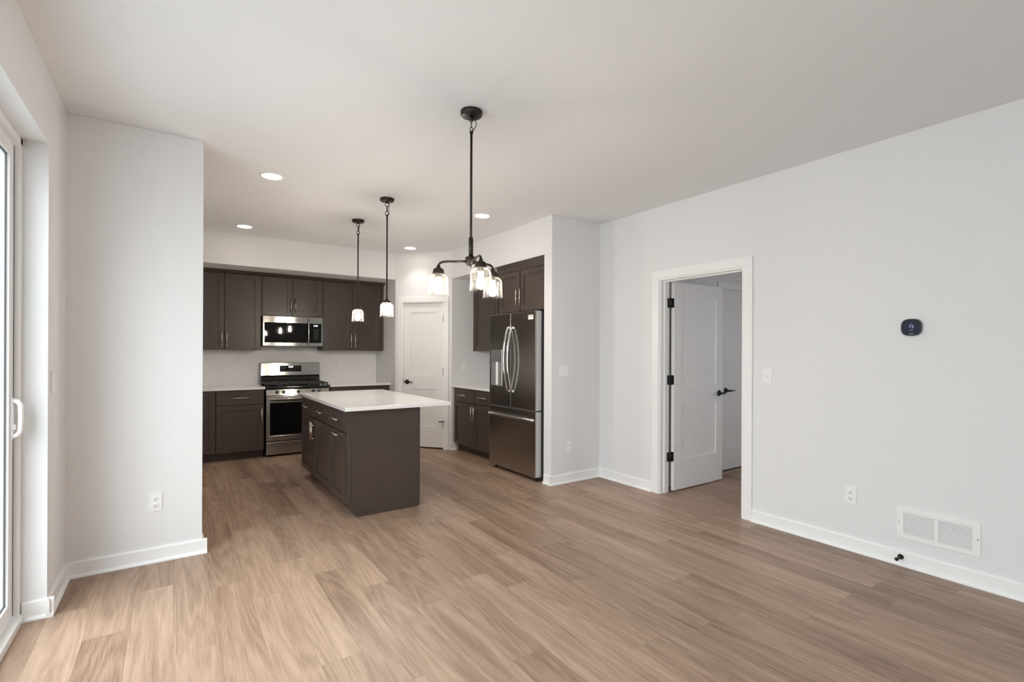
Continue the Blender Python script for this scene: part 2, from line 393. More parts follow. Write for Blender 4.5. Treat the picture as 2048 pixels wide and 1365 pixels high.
# hall beyond the doorway
HY = 3.2
structure('wall_hall_rear', MB().box(XR+TW-0.01, 6.3, HY, HY+0.12, 0, CEIL), M['wall'])
structure('wall_hall_right', MB().box(6.2, 6.32, 0.4, HY+0.1, 0, CEIL), M['wall'])
b = MB(); b.box(XR+TW-0.01, 4.80, 0.4, 0.52, 0, CEIL); b.box(5.65, 6.3, 0.4, 0.52, 0, CEIL); b.box(4.80, 5.65, 0.4, 0.52, 0, 0.85); b.box(4.80, 5.65, 0.4, 0.52, 2.15, CEIL)
structure('wall_hall_front', b, M['wall'])
b = MB()
for x in (4.80, 5.60): b.box(x, x+0.05, 0.42, 0.50, 0.85, 2.15, 0.004)
for z in (0.85, 1.475, 2.10): b.box(4.80, 5.65, 0.42, 0.50, z, z+0.05, 0.004)
structure('window_added_2', b, M['vinyl'])  # unseen window, added to brighten the hall and the open door leaf
# outside
structure('ground_outside', MB().box(-14, -0.66, -12, 14, -0.32, -0.14), M['concrete'])
structure('ground_outside_rear', MB().box(3.9, 14, -14, 0.4, -0.32, -0.14), M['concrete'])
structure('wall_outside_siding', MB().box(-4.2, XL-0.21, 4.35, 4.55, -0.2, 3.6), M['siding'])

def baseboard(name, p0, p1, side):
    """Board and shoe along p0 -> p1; side +1 when the room lies to the left of that direction."""
    d = Vector((p1[0]-p0[0], p1[1]-p0[1], 0)); L = d.length
    X = Matrix.Translation((p0[0], p0[1], 0)) @ Matrix.Rotation(math.atan2(d.y, d.x), 4, 'Z')
    pr = [(0, 0), (0.028, 0), (0.0275, 0.008), (0.022, 0.016), (0.0135, 0.019), (0.0125, 0.086), (0.009, 0.093), (0, 0.094)]
    structure(name, MB(X).prism([(a*side, h) for a, h in pr], 0, L, 'x'), M['trim'])
baseboard('baseboard_left', (XL, SY1-0.028), (XL, YS), -1)
baseboard('baseboard_left_reveal', (XL-0.09, SY1), (XL+0.028, SY1), -1)
baseboard('baseboard_kitchen_left', (XL, YS), (0.155+0.028, YS), -1)
baseboard('baseboard_kitchen_left_end', (0.155, YS-0.012), (0.155, YS+TW), -1)
baseboard('baseboard_fridge_side', (XF-0.028, YS), (XR, YS), -1)
baseboard('baseboard_fridge_side_end', (XF, YS-0.012), (XF, YS+0.11), 1)
baseboard('baseboard_right_rear', (XR, DY1+0.078), (XR, YS), 1)
baseboard('baseboard_right', (XR, YR), (XR, DY0-0.078), 1)
baseboard('baseboard_pantry_right', (XF-0.02, YE), (XF+0.075, YE), -1)
baseboard('baseboard_hall_rear', (XR+TW, HY), (4.96, HY), -1)

# ------------------------------------------------------------------ doors
def casing(b, x0, x1, z1, wd, th=0.018, y=0.0):
    """Flat casing round an opening x0..x1, up to z1, on the plane y (towards -y)."""
    b.box(x0-wd, x0, y-th, y, 0, z1, 0.003); b.box(x1, x1+wd, y-th, y, 0, z1, 0.003); b.box(x0-wd, x1+wd, y-th, y, z1, z1+wd, 0.003)
def door_slab(b, x0, x1, y0, y1, z0, z1, st, rails):
    """Two-panel shaker door leaf; rails = list of (z0, z1)."""
    b.box(x0, x0+st, y0, y1, z0, z1, 0.0015); b.box(x1-st, x1, y0, y1, z0, z1, 0.0015)
    for a, c in rails: b.box(x0+st, x1-st, y0, y1, a, c)
    b.box(x0+st-0.002, x1-st+0.002, y0+0.011, y1-min(0.011, (y1-y0-0.011)*0.5), z0+0.05, z1-0.05)
def lever(name, X, x, z, direction, parent):
    """Round rose, neck and lever on the plane y=0 of X."""
    b = MB(X); b.lathe([(0.0, -0.012), (0.024, -0.012), (0.031, -0.008), (0.033, 0.0)], (x, 0, z), 'y', 28)
    b.lathe([(0.011, -0.055), (0.011, -0.01)], (x, 0, z), 'y', 16)
    d = direction
    b.tube([(x-0.012*d, -0.058, z), (x+0.02*d, -0.060, z), (x+0.06*d, -0.058, z-0.001), (x+0.105*d, -0.052, z-0.002)], [0.010, 0.0095, 0.008, 0.0065], 12)
    return b.build(name, M['black'], parent)
def hinge(name, X, x, y, z, parent, hgt=0.09):
    b = MB(X); b.cyl((x, y, z-hgt/2), 0.007, hgt, 'z', 12); b.cyl((x, y, z-hgt/2-0.004), 0.005, hgt+0.008, 'z', 10)
    return b.build(name, M['black'], parent)

# door 1: open door from the great room to the hall (hinged on its far jamb, swung 90 degrees into the hall)
d1 = thing('door_1', None, None, (XR, (DY0+DY1)/2, 0), kind='structure')
RX = frame(XR, DY1, '-X')          # local x runs towards -Y
OW = DY1-DY0
b = MB(RX); casing(b, 0, OW, DZ, 0.078); b.build('casing', M['trim'], d1)
b = MB(RX); casing(b, 0, OW, DZ, 0.078, y=TW+0.018); b.build('casing', M['trim'], d1)
b = MB(RX); b.box(-0.001, 0.014, -0.004, TW+0.004, 0, DZ); b.box(OW-0.014, OW+0.001, -0.004, TW+0.004, 0, DZ); b.box(0.014, OW-0.014, -0.004, TW+0.004, DZ-0.014, DZ)
b.box(0.014, 0.026, 0.045, 0.080, 0, DZ-0.026, 0.002); b.box(OW-0.026, OW-0.014, 0.045, 0.080, 0, DZ-0.026, 0.002); b.box(0.014, OW-0.014, 0.045, 0.080, DZ-0.026, DZ-0.014, 0.002)
b.build('jamb', M['trim'], d1)
sx0, sx1, sy0, sy1 = 3.978, 4.788, 3.013, 3.048
b = MB(); door_slab(b, sx0, sx1, sy0, sy1, 0.012, 2.040, 0.115, [(0.012, 0.302), (0.838, 1.022), (1.920, 2.040)])
sl = b.build('door_leaf', M['door'], d1)
lever('lever_handle', Matrix.Translation((0, sy0, 0)), 4.722, 0.925, -1, sl)
for z in (1.829, 1.083, 0.340):
    b = MB()
    b.box(XR+TW-0.046, XR+TW+0.001, DY1-0.0165, DY1-0.0135, z-0.045, z+0.045, 0.001)      # leaf on the jamb
    b.box(sx0-0.0025, sx0+0.0005, sy0+0.001, sy1-0.004, z-0.045, z+0.045)                  # leaf on the door edge
    b.cyl((XR+TW+0.022, DY1-0.022, z-0.046), 0.008, 0.092, 'z', 14)
    b.box(XR+TW-0.001, XR+TW+0.045, DY1-0.0235, DY1-0.0205, z-0.045, z+0.045)
    b.build('hinge', M['black'], d1)
# door 2: closed pantry door
d2 = thing('door_2', None, None, tuple(DX @ Vector((LP/2, 0, 0))), kind='structure')
b = MB(DX); casing(b, po0, po1, poz, 0.068); b.build('casing', M['trim'], d2)
b = MB(DX); b.box(po0-0.001, po0+0.010, -0.003, TW, 0, poz); b.box(po1-0.010, po1+0.001, -0.003, TW, 0, poz); b.box(po0, po1, -0.003, TW, poz-0.010, poz)
b.box(po0, po0+0.03, 0.052, 0.085, 0, poz); b.box(po1-0.03, po1, 0.052, 0.085, 0, poz); b.box(po0, po1, 0.052, 0.085, poz-0.03, poz)
b.build('jamb', M['trim'], d2)
b = MB(DX); door_slab(b, po0+0.013, po1-0.013, 0.012, 0.047, 0.020, poz-0.022, 0.108, [(0.020, 0.310), (0.825, 1.018), (1.908, poz-0.022)])
pl = b.build('door_leaf', M['door'], d2)
lever('lever_handle', DX @ Matrix.Translation((0, 0.012, 0)), 0.182, 0.926, 1, pl)
MB(DX).box(po0+0.004, po0+0.013, 0.006, 0.013, 0.895, 0.960).build('latch_plate', M['black'], pl)
for z in (1.811, 1.075, 0.34): hinge('hinge', DX, po1-0.012, 0.004, z, d2)
b = MB(DX); b.tube([(po1-0.012, 0.0, 0.385), (po1-0.045, -0.045, 0.385)], 0.006, 10); b.cyl((po1-0.052, -0.052, 0.385), 0.010, 0.008, 'x', 12)
b.tube([(po1-0.012, 0.0, 0.385), (po1+0.018, -0.035, 0.385)], 0.005, 10)
b.box(po1-0.019, po1-0.003, -0.008, 0.004, 0.378, 0.392)
b.build('hinge_pin_stop', M['black'], d2)
# door 3: closed door on the hall rear wall
d3 = thing('door_3', None, None, (5.45, HY, 0), kind='structure')
HX = Matrix.Translation((0, HY, 0))
b = MB(HX); casing(b, 5.045, 5.875, 2.068, 0.075); b.build('casing', M['trim'], d3)
b = MB(HX); door_slab(b, 5.052, 5.868, -0.014, 0.0, 0.030, 2.056, 0.115, [(0.030, 0.27), (0.815, 1.02), (1.915, 2.056)])
hl = b.build('door_leaf', M['door'], d3)
lever('lever_handle', HX @ Matrix.Translation((0, -0.014, 0)), 5.118, 0.924, 1, hl)
MB(HX).box(5.05, 5.87, -0.006, 0.0, 0.012, 0.032).build('door_gap_shade', M['slot'], d3)  # dark strip standing in for the shaded gap under the door leaf
MB(HX).box(5.0, 5.92, -0.055, 0.0, 0.0, 0.012, 0.002).build('threshold', M['wood_strip'], d3)
# door 4: white vinyl sliding patio door in the left wall
d4 = thing('door_4', None, None, (-0.66, (SY0+SY1)/2, 0), kind='structure')
fx0, fx1 = -0.745, -0.622
b = MB(); b.box(fx0, fx1, SY1-0.035, SY1, 0, SZ, 0.003); b.box(fx0, fx1, SY0, SY0+0.035, 0, SZ, 0.003)
b.box(fx0, fx1, SY0, SY1, SZ-0.035, SZ, 0.003); b.box(fx0, fx1+0.012, SY0, SY1-0.002, 0.0, 0.040, 0.004)
b.build('frame', M['vinyl'], d4)
def sash(nm, x0, x1, ya, yb, st=0.070):
    z0, z1 = 0.044, SZ-0.041
    b = MB()
    b.box(x0, x1, yb-st, yb, z0, z1, 0.004); b.box(x0, x1, ya, ya+st, z0, z1, 0.004)
    b.box(x0, x1, ya+st, yb-st, z0, z0+0.085, 0.004); b.box(x0, x1, ya+st, yb-st, z1-st, z1, 0.004)
    o = b.build(nm, M['vinyl'], d4)
    xm = (x0+x1)/2
    MB().box(xm-0.004, xm+0.004, ya+st-0.005, yb-st+0.005, z0+0.08, z1-st+0.005).build('glass_pane', M['pane'], o)
    b = MB()
    for s_ in (x1-0.016,):
        b.box(s_, s_+0.004, yb-st-0.008, yb-st-0.001, z0+0.085, z1-st); b.box(s_, s_+0.004, ya+st+0.001, ya+st+0.008, z0+0.085, z1-st)
        b.box(s_, s_+0.004, ya+st, yb-st, z0+0.085, z0+0.092); b.box(s_, s_+0.004, ya+st, yb-st, z1-st-0.007, z1-st)
    b.build('gasket', M['gasket'], o)
    return o
s1 = sash('sliding_panel', -0.683, -0.645, 2.05, SY1-0.041)
sash('fixed_panel', -0.735, -0.697, SY0+0.037, 2.12)
hy = SY1-0.041-0.035
b = MB(); b.box(-0.646, -0.636, hy-0.018, hy+0.018, 0.915, 1.115, 0.004)
b.tube([(-0.640, hy, 0.928), (-0.622, hy, 0.934), (-0.611, hy, 0.952), (-0.609, hy, 1.015), (-0.611, hy, 1.078), (-0.622, hy, 1.096), (-0.640, hy, 1.102)], 0.011, 14, sx=1.35)
b.box(-0.640, -0.628, hy-0.010, hy+0.006, 0.960, 0.985, 0.003)
b.build('pull_handle', M['vinyl'], s1)
MB().box(-0.645, -0.6435, SY1-0.0405, SY1-0.0345, 0.05, SZ-0.05).build('seal_gap', M['gasket'], d4)

# ------------------------------------------------------------------ cabinets
def bar_pull(X, x, z, vertical, parent, L=0.19, so=0.032):
    b = MB(X); y = -so
    if vertical:
        b.cyl((x, y, z-L/2), 0.006, L, 'z', 14)
        for k in (-0.064, 0.064): b.cyl((x, y, z+k), 0.0045, so, 'y', 10)
    else:
        b.cyl((x-L/2, y, z), 0.006, L, 'x', 14)
        for k in (-0.064, 0.064): b.cyl((x+k, y, z), 0.0045, so, 'y', 10)
    return b.build('bar_pull', M['nickel'], parent)
DT = 0.020                          # door thickness; doors stand in front of the face frame at y = 0
def shaker_door(X, x0, x1, z0, z1, parent, pull=None, st=0.058):
    b = MB(X); y0, y1 = -DT, -0.001
    b.box(x0, x0+st, y0, y1, z0, z1, 0.0018); b.box(x1-st, x1, y0, y1, z0, z1, 0.0018)
    b.box(x0+st, x1-st, y0, y1, z0, z0+st, 0.0018); b.box(x0+st, x1-st, y0, y1, z1-st, z1, 0.0018)
    k = 0.009                       # stepped inner edge
    b.box(x0+st-0.002, x0+st+k, y0+0.006, y1, z0+st-0.002, z1-st+0.002, 0.001); b.box(x1-st-k, x1-st+0.002, y0+0.006, y1, z0+st-0.002, z1-st+0.002, 0.001)
    b.box(x0+st, x1-st, y0+0.006, y1, z0+st-0.002, z0+st+k, 0.001); b.box(x0+st, x1-st, y0+0.006, y1, z1-st-k, z1-st+0.002, 0.001)
    b.box(x0+st-0.002, x1-st+0.002, y0+0.0105, y1, z0+st-0.002, z1-st+0.002)
    o = b.build('door', M['cab'], parent)
    if pull: bar_pull(X @ Matrix.Translation((0, -DT, 0)), *pull, o)
    return o
def drawer_front(X, x0, x1, z0, z1, parent, pull=True):
    o = MB(X).box(x0, x1, -DT, -0.001, z0, z1, 0.0025).build('drawer', M['cab'], parent)
    if pull: bar_pull(X @ Matrix.Translation((0, -DT, 0)), (x0+x1)/2, (z0+z1)/2, False, o)
    return o
def cabinet(name, label, cat, X, x0, x1, z0, z1, depth, group=None, toe=False):
    r = thing(name, label, cat, tuple(X @ Vector(((x0+x1)/2, depth/2, 0 if toe else z0))), group)
    b = MB(X)
    if toe:
        b.box(x0, x1, 0, depth, 0.105, z1, 0.001)
        b.build('carcass', M['cab'], r)
        MB(X).box(x0, x1, 0.075, depth, 0.0, 0.105).build('toe_kick', M['cab'], r)
    else:
        b.box(x0, x1, 0, depth, z0, z1, 0.001); b.build('carcass', M['cab'], r)
    return r
CT = 0.898                          # counter top
CB = CT-0.031
# upper cabinets on the rear wall: face frame at y 7.15
YU = 7.15; UB, UT = 1.363, 2.335; GU = 'upper cabinets over the rear counter'
X = frame(0, YU, '-Y')
r = cabinet('upper_cabinet', 'tall dark brown upper cabinet left of the microwave, partly behind the white wall', 'cabinet', X, 0.09, 0.932, UB, UT, YB-YU-0.004, GU)
shaker_door(X, 0.105, 0.509, UB+0.004, 2.328, r, (0.486, 1.505, True)); shaker_door(X, 0.519, 0.921, UB+0.004, 2.328, r, (0.540, 1.503, True))
r = cabinet('upper_cabinet', 'short dark brown upper cabinet directly above the microwave', 'cabinet', X, 0.934, 1.698, 1.815, UT, YB-YU-0.004, GU)
shaker_door(X, 0.945, 1.303, 1.826, 2.328, r, (1.284, 1.962, True)); shaker_door(X, 1.315, 1.689, 1.826, 2.328, r, (1.343, 1.960, True))
r = cabinet('upper_cabinet', 'tall dark brown upper cabinet right of the microwave, behind the hanging pendants', 'cabinet', X, 1.700, XP-0.003, UB, UT, YB-YU-0.004, GU)
shaker_door(X, 1.711, 2.110, UB+0.004, 2.328, r, (2.089, 1.502, True)); shaker_door(X, 2.124, 2.522, UB+0.004, 2.328, r, (2.147, 1.502, True))
MB(X).box(2.526, XP-0.003, -0.018, 0.0, UB, UT).build('filler_strip', M['cab'], r)
structure('trim_1', MB().prism([(YU+0.01, 2.330), (YU-0.035, 2.330), (YU-0.045, 2.337), (YU-0.085, 2.368), (YU+0.01, 2.368)], 0.06, XP, 'x'), M['cab'])
# base cabinets on the rear wall
YC = 6.88; BT = CB
X = frame(0, YC, '-Y'); bd = YB-YC-0.004
r = cabinet('base_cabinet', 'dark brown corner base cabinet with a full-height door at the far left', 'cabinet', X, XL+0.004, 0.406, 0, BT, bd, 'base cabinets under the rear counter', True)
shaker_door(X, -0.03, 0.398, 0.112, 0.860, r)
r = cabinet('base_cabinet', 'dark brown base cabinet with one drawer over one door, just left of the range', 'cabinet', X, 0.408, 0.932, 0, BT, bd, 'base cabinets under the rear counter', True)
drawer_front(X, 0.416, 0.926, 0.683, 0.856, r); shaker_door(X, 0.416, 0.926, 0.104, 0.672, r, (0.903, 0.530, True))
r = cabinet('base_cabinet', 'dark brown base cabinet right of the range, mostly hidden behind the island', 'cabinet', X, 1.735, XP-0.004, 0, BT, bd, 'base cabinets under the rear counter', True)
drawer_front(X, 1.745, 2.14, 0.683, 0.856, r); drawer_front(X, 2.15, 2.55, 0.683, 0.856, r)
shaker_door(X, 1.745, 2.14, 0.104, 0.672, r, (2.115, 0.55, True)); shaker_door(X, 2.15, 2.55, 0.104, 0.672, r, (2.175, 0.55, True))
tag(MB().box(XL, 0.942, 6.83, YB, CB, CT, 0.003).build('countertop', M['quartz']), 'white quartz countertop on the rear base cabinets left of the range', 'countertop')
tag(MB().box(1.733, XP, 6.83, YB, CB, CT, 0.003).build('countertop', M['quartz']), 'white quartz countertop between the range and the angled pantry wall', 'countertop')
# alcove on the right: cabinets facing -X
X = frame(3.18, 0, '-X')            # local x = -Y
r = cabinet('base_cabinet', 'dark brown base cabinet with two drawers over two doors, left of the refrigerator', 'cabinet', X, -YE+0.002, -4.95, 0, BT, XR-3.18-0.002, None, True)
drawer_front(X, -5.985, -5.448, 0.686, 0.858, r); drawer_front(X, -5.436, -4.965, 0.686, 0.858, r)
shaker_door(X, -5.985, -5.448, 0.108, 0.674, r, (-5.472, 0.549, True)); shaker_door(X, -5.436, -4.965, 0.108, 0.674, r, (-5.408, 0.549, True))
tag(MB().box(3.135, XR, 4.945, YE, CB, CT, 0.003).build('countertop', M['quartz']), 'short white quartz countertop left of the refrigerator, against the alcove wall', 'countertop')
X = frame(3.495, 0, '-X')
r = cabinet('upper_cabinet', 'narrow dark brown upper cabinet on the alcove wall, left of the refrigerator', 'cabinet', X, -YE+0.002, -4.93, UB, UT, XR-3.495-0.002)
MB(X).box(-YE+0.002, -5.985, -0.018, 0.0, UB, UT).build('filler_strip', M['cab'], r)
shaker_door(X, -5.975, -5.45, UB+0.004, 2.318, r); shaker_door(X, -5.44, -4.94, UB+0.004, 2.318, r)
X = frame(3.18, 0, '-X')
r = cabinet('upper_cabinet', 'deep dark brown two-door cabinet above the refrigerator', 'cabinet', X, -4.885, -3.984, 1.797, UT, XR-3.18-0.004)
shaker_door(X, -4.860, -4.445, 1.803, 2.255, r, (-4.474, 1.958, True)); shaker_door(X, -4.430, -3.995, 1.803, 2.255, r, (-4.405, 1.958, True))
structure('trim_2', MB().prism([(3.175, 2.262), (3.165, 2.262), (3.16, 2.300), (3.125+0.02, 2.352), (3.20, 2.356), (3.30, 2.356), (3.30, 2.335), (3.18, 2.335)], 3.982, 4.90, 'y'), M['cab'])
structure('trim_3', MB().prism([(3.50, 2.322), (3.475, 2.322), (3.445, 2.356), (3.60, 2.356), (3.60, 2.335)], 4.90, YE, 'y'), M['cab'])
# island
IX = 1.155                           # face frame plane of the island (doors stand at 1.135)
X = frame(IX, 0, '-X')
idp = 1.752-IX
r = cabinet('island_cabinet', 'dark brown island cabinet with two drawers over two doors, the end farther from the camera', 'cabinet', X, -5.665, -4.492, 0, BT, idp, None, True)
drawer_front(X, -5.657, -5.083, 0.690, 0.862, r); drawer_front(X, -5.071, -4.497, 0.690, 0.862, r)
shaker_door(X, -5.657, -5.083, 0.112, 0.679, r, (-5.106, 0.558, True)); shaker_door(X, -5.071, -4.497, 0.112, 0.679, r, (-5.046, 0.558, True))
r = cabinet('island_cabinet', 'dark brown island cabinet with one drawer over a pull-out door, the end nearer the camera', 'cabinet', X, -4.490, -4.012, 0, BT, idp, None, True)
drawer_front(X, -4.484, -4.018, 0.690, 0.862, r)
dr = shaker_door(X, -4.484, -4.018, 0.112, 0.679, r)
bar_pull(X @ Matrix.Translation((0, -DT, 0)), -4.251, 0.650, False, dr)
pan = MB(); pan.prism([(IX-0.012, BT), (IX-0.012, 0.115), (IX+0.072, 0.0), (1.755, 0.0), (1.755, BT)], 3.990, 4.011, 'y')
po = pan.build('island_end_panel', M['cab']); tag(po, 'plain dark brown end panel of the island facing the camera', 'panel')
MB().box(IX-0.014, IX+0.02, 3.985, 3.992, 0.118, BT, 0.001).build('edge_strip', M['cab'], po)
MB().box(IX+0.06, 1.758, 3.982, 3.992, 0.0, 0.022, 0.003).build('shoe_strip', M['cab'], po)
tag(MB().box(1.7555, 1.775, 3.994, 5.665, 0.0, BT, 0.002).build('island_back_panel', M['cab']), 'dark brown back panel of the island under the counter overhang', 'panel')
tag(MB().box(1.112, 2.045, 3.935, 5.70, CB, CT, 0.003).build('island_countertop', M['quartz']), 'large white quartz countertop on the kitchen island', 'countertop')

# ------------------------------------------------------------------ herringbone backsplash
def backsplash(name, x0, x1, z0, z1, y):
    bm = bmesh.new(); wdt = 0.05; g = 0.0007; n = 3
    R = Matrix.Rotation(PI/4, 2)
    cx, cz = (x0+x1)/2, (z0+z1)/2; rad = math.hypot(x1-x0, z1-z0)/2 + 0.3; k = int(rad/wdt)+4
    for i in range(-k, k):
        for j in range(-k, k):
            q = (i-j) % (2*n)
            if q == 0: rc = (i, j, i+n, j+1)
            elif q == 2*n-1: rc = (i, j, i+1, j+n)
            else: continue
            a, b_, c, d = rc[0]*wdt+g, rc[1]*wdt+g, rc[2]*wdt-g, rc[3]*wdt-g
            m_ = R @ Vector(((a+c)/2, (b_+d)/2))
            if abs(m_.x) > (x1-x0)/2+0.12 or abs(m_.y) > (z1-z0)/2+0.12: continue
            o = []
            for ins, dy in ((0, 0.0), (0.0008, 0.0012)):
                for px, pz in ((a+ins, b_+ins), (c-ins, b_+ins), (c-ins, d-ins), (a+ins, d-ins)):
                    v2 = R @ Vector((px, pz)); o.append(bm.verts.new((cx+v2.x, y-0.004-dy, cz+v2.y)))
            bm.faces.new(o[4:])
            for t in range(4): bm.faces.new((o[t], o[(t+1) % 4], o[4+(t+1) % 4], o[4+t]))
    for co, no in (((x0, 0, 0), (-1, 0, 0)), ((x1, 0, 0), (1, 0, 0)), ((0, 0, z0), (0, 0, -1)), ((0, 0, z1), (0, 0, 1))):
        bmesh.ops.bisect_plane(bm, geom=bm.verts[:]+bm.edges[:]+bm.faces[:], plane_co=co, plane_no=no, clear_outer=True)
    bmesh.ops.recalc_face_normals(bm, faces=bm.faces)
    for f in bm.faces:
        if f.normal.y > 0: f.normal_flip()
    mb = MB(); mb.bm.free(); mb.bm = bm
    for f in bm.faces: f.material_index = 0
    mb.box(x0, x1, y-0.004, y, z0, z1, mi=1)
    me = bpy.data.meshes.new(name); bm.to_mesh(me); bm.free()
    me.materials.append(M['tile']); me.materials.append(M['grout'])
    o = bpy.data.objects.new(name, me); C.objects.link(o); o['kind'] = 'structure'
backsplash('wall_backsplash', XL, XP, 0.86, 1.82, YB)

# ------------------------------------------------------------------ range
X = frame(0, 6.86, '-Y')             # local y 0 = front of the oven door
rx0, rx1 = 0.957, 1.723; rc = (rx0+rx1)/2
rg = thing('gas_range', 'freestanding stainless gas range with black cooktop against the tiled rear wall', 'stove', (rc, 7.15, 0))
b = MB(X); b.box(rx0+0.004, rx1-0.004, 0.045, 0.60, 0.03, 0.872, 0.002); b.build('body', M['dark_steel'], rg)
for fx in (rx0+0.05, rx1-0.05):
    for fy in (0.08, 0.55): MB(X).cyl((fx, fy, 0.0), 0.018, 0.035, 'z', 14).build('foot', M['black'], rg)
b = MB(X); b.box(rx0, rx1, 0.004, 0.045, 0.028, 0.185, 0.004); b.build('storage_drawer', M['steel'], rg)
b = MB(X); t = 0.042
b.box(rx0, rx0+t, 0.0, 0.045, 0.205, 0.772, 0.003); b.box(rx1-t, rx1, 0.0, 0.045, 0.205, 0.772, 0.003)
b.box(rx0+t-0.001, rx1-t+0.001, 0.0, 0.045, 0.205, 0.268, 0.003); b.box(rx0+t-0.001, rx1-t+0.001, 0.0, 0.045, 0.686, 0.772, 0.003)
od = b.build('oven_door', M['steel'], rg)
MB(X).box(rx0+t-0.002, rx1-t+0.002, 0.003, 0.03, 0.262, 0.690).build('oven_window', M['bglass'], od)
b = MB(X); b.tube([(rx0+0.035, -0.048, 0.738), (rc, -0.052, 0.738), (rx1-0.035, -0.048, 0.738)], 0.0135, 16)
for hx in (rx0+0.05, rx1-0.05): b.box(hx-0.012, hx+0.012, -0.048, 0.002, 0.728, 0.748, 0.003)
b.build('oven_handle', M['chrome'], od)
text('badge', 'FRIGIDAIRE', 0.020, X @ Matrix.Translation((rc, -0.001, 0.236)), M['ink'], od)
for vx in (rx0+0.06, rx0+0.30, rx1-0.30, rx1-0.06): MB(X).box(vx-0.055, vx+0.055, 0.006, 0.03, 0.189, 0.201).build('vent_slot', M['slot'], rg)
# sloping control panel
b = MB(X); b.prism([(0.0, 0.782), (0.022, 0.862), (0.10, 0.866), (0.10, 0.782)], rx0, rx1, 'x'); cp = b.build('control_panel', M['steel_h'], rg)
sl_a = math.atan2(0.022, 0.080)
for kx in (1.083, 1.159, 1.340, 1.523, 1.599):
    K = X @ Matrix.Translation((kx, 0.011, 0.822)) @ Matrix.Rotation(-sl_a, 4, 'X')
    b = MB(K); b.lathe([(0.021, 0.001), (0.022, -0.004), (0.0185, -0.008), (0.0165, -0.030), (0.013, -0.034), (0.0, -0.034)], axis='y', n=24)
    b.box(-0.0045, 0.0045, -0.040, -0.030, -0.017, 0.017, 0.002)
    b.build('knob', M['dark_steel'], cp)
b = MB(X); b.box(rx0-0.002, rx1+0.002, -0.012, 0.52, 0.866, 0.890, 0.006); b.build('cooktop', M['enamel'], rg)
b = MB(X)
for bx, by, br in ((rx0+0.17, 0.13, 0.045), (rx1-0.17, 0.13, 0.05), (rx0+0.17, 0.38, 0.04), (rx1-0.17, 0.38, 0.04), (rc, 0.255, 0.045)):
    bb = MB(X); bb.lathe([(br+0.012, 0.0), (br+0.012, 0.008), (br, 0.010), (br, 0.018), (br-0.01, 0.022), (0, 0.022)], (bx, by, 0.889), 'z', 24)
    bb.build('burner', M['iron'], rg)
b.bm.free()
for gx0, gx1 in ((rx0+0.012, rx0+0.252), (rx0+0.258, rx1-0.258), (rx1-0.252, rx1-0.012)):
    b = MB(X); zt0, zt1 = 0.918, 0.934; y0, y1 = 0.005, 0.50; k = 0.012
    b.box(gx0, gx1, y0, y0+k, zt0, zt1, 0.002); b.box(gx0, gx1, y1-k, y1, zt0, zt1, 0.002)
    b.box(gx0, gx0+k, y0, y1, zt0, zt1, 0.002); b.box(gx1-k, gx1, y0, y1, zt0, zt1, 0.002)
    for f in (0.25, 0.5, 0.75): b.box(gx0, gx1, y0+(y1-y0)*f-k/2, y0+(y1-y0)*f+k/2, zt0, zt1, 0.002)
    gm = (gx0+gx1)/2; b.box(gm-k/2, gm+k/2, y0, y1, zt0, zt1, 0.002)
    for lx in (gx0, gx1-k):
        for ly in (y0, (y0+y1)/2, y1-k): b.box(lx, lx+k, ly, ly+k, 0.888, zt0+0.002)
    b.build('grate', M['iron'], rg)
b = MB(X); b.prism([(0.60, 0.86), (0.528, 0.86), (0.512, 0.905), (0.528, 0.985), (0.520, 1.003), (0.505, 1.018), (0.522, 1.182), (0.535, 1.190), (0.60, 1.190)], rx0+0.004, rx1-0.004, 'x')
bgd = b.build('backguard', M['steel_h'], rg)
MB(X).box(rx0+0.006, rx1-0.006, 0.506, 0.526, 0.905, 0.992, 0.004).build('vent_trim', M['enamel'], bgd)
gl_a = math.atan2(0.017, 0.164)
G = X @ Matrix.Translation((1.332, 0.5125, 1.108)) @ Matrix.Rotation(-gl_a, 4, 'X')
b = MB(G).box(-0.138, 0.138, -0.003, 0.004, -0.042, 0.042, 0.001)
for i in range(3):
    for j in range(3):
        if not (i == 2 and j == 2): b.box(-0.118+0.026*i, -0.108+0.026*i, -0.0036, -0.0025, 0.020-0.019*j, 0.024-0.019*j, mi=1)
        b.box(0.056+0.026*i, 0.066+0.026*i, -0.0036, -0.0025, 0.026-0.019*j, 0.030-0.019*j, mi=1)
for i in range(6): b.box(-0.046+0.020*i, -0.040+0.020*i, -0.0036, -0.0025, -0.030, -0.026, mi=1); b.box(-0.026+0.014*i, -0.022+0.014*i, -0.0036, -0.0025, -0.012, -0.008, mi=1)
pn = b.build('touch_panel', [M['bglass'], M['keys']], bgd)
text('clock_display', '12:00', 0.030, G @ Matrix.Translation((0.0, -0.0032, 0.022)), M['display'], pn)

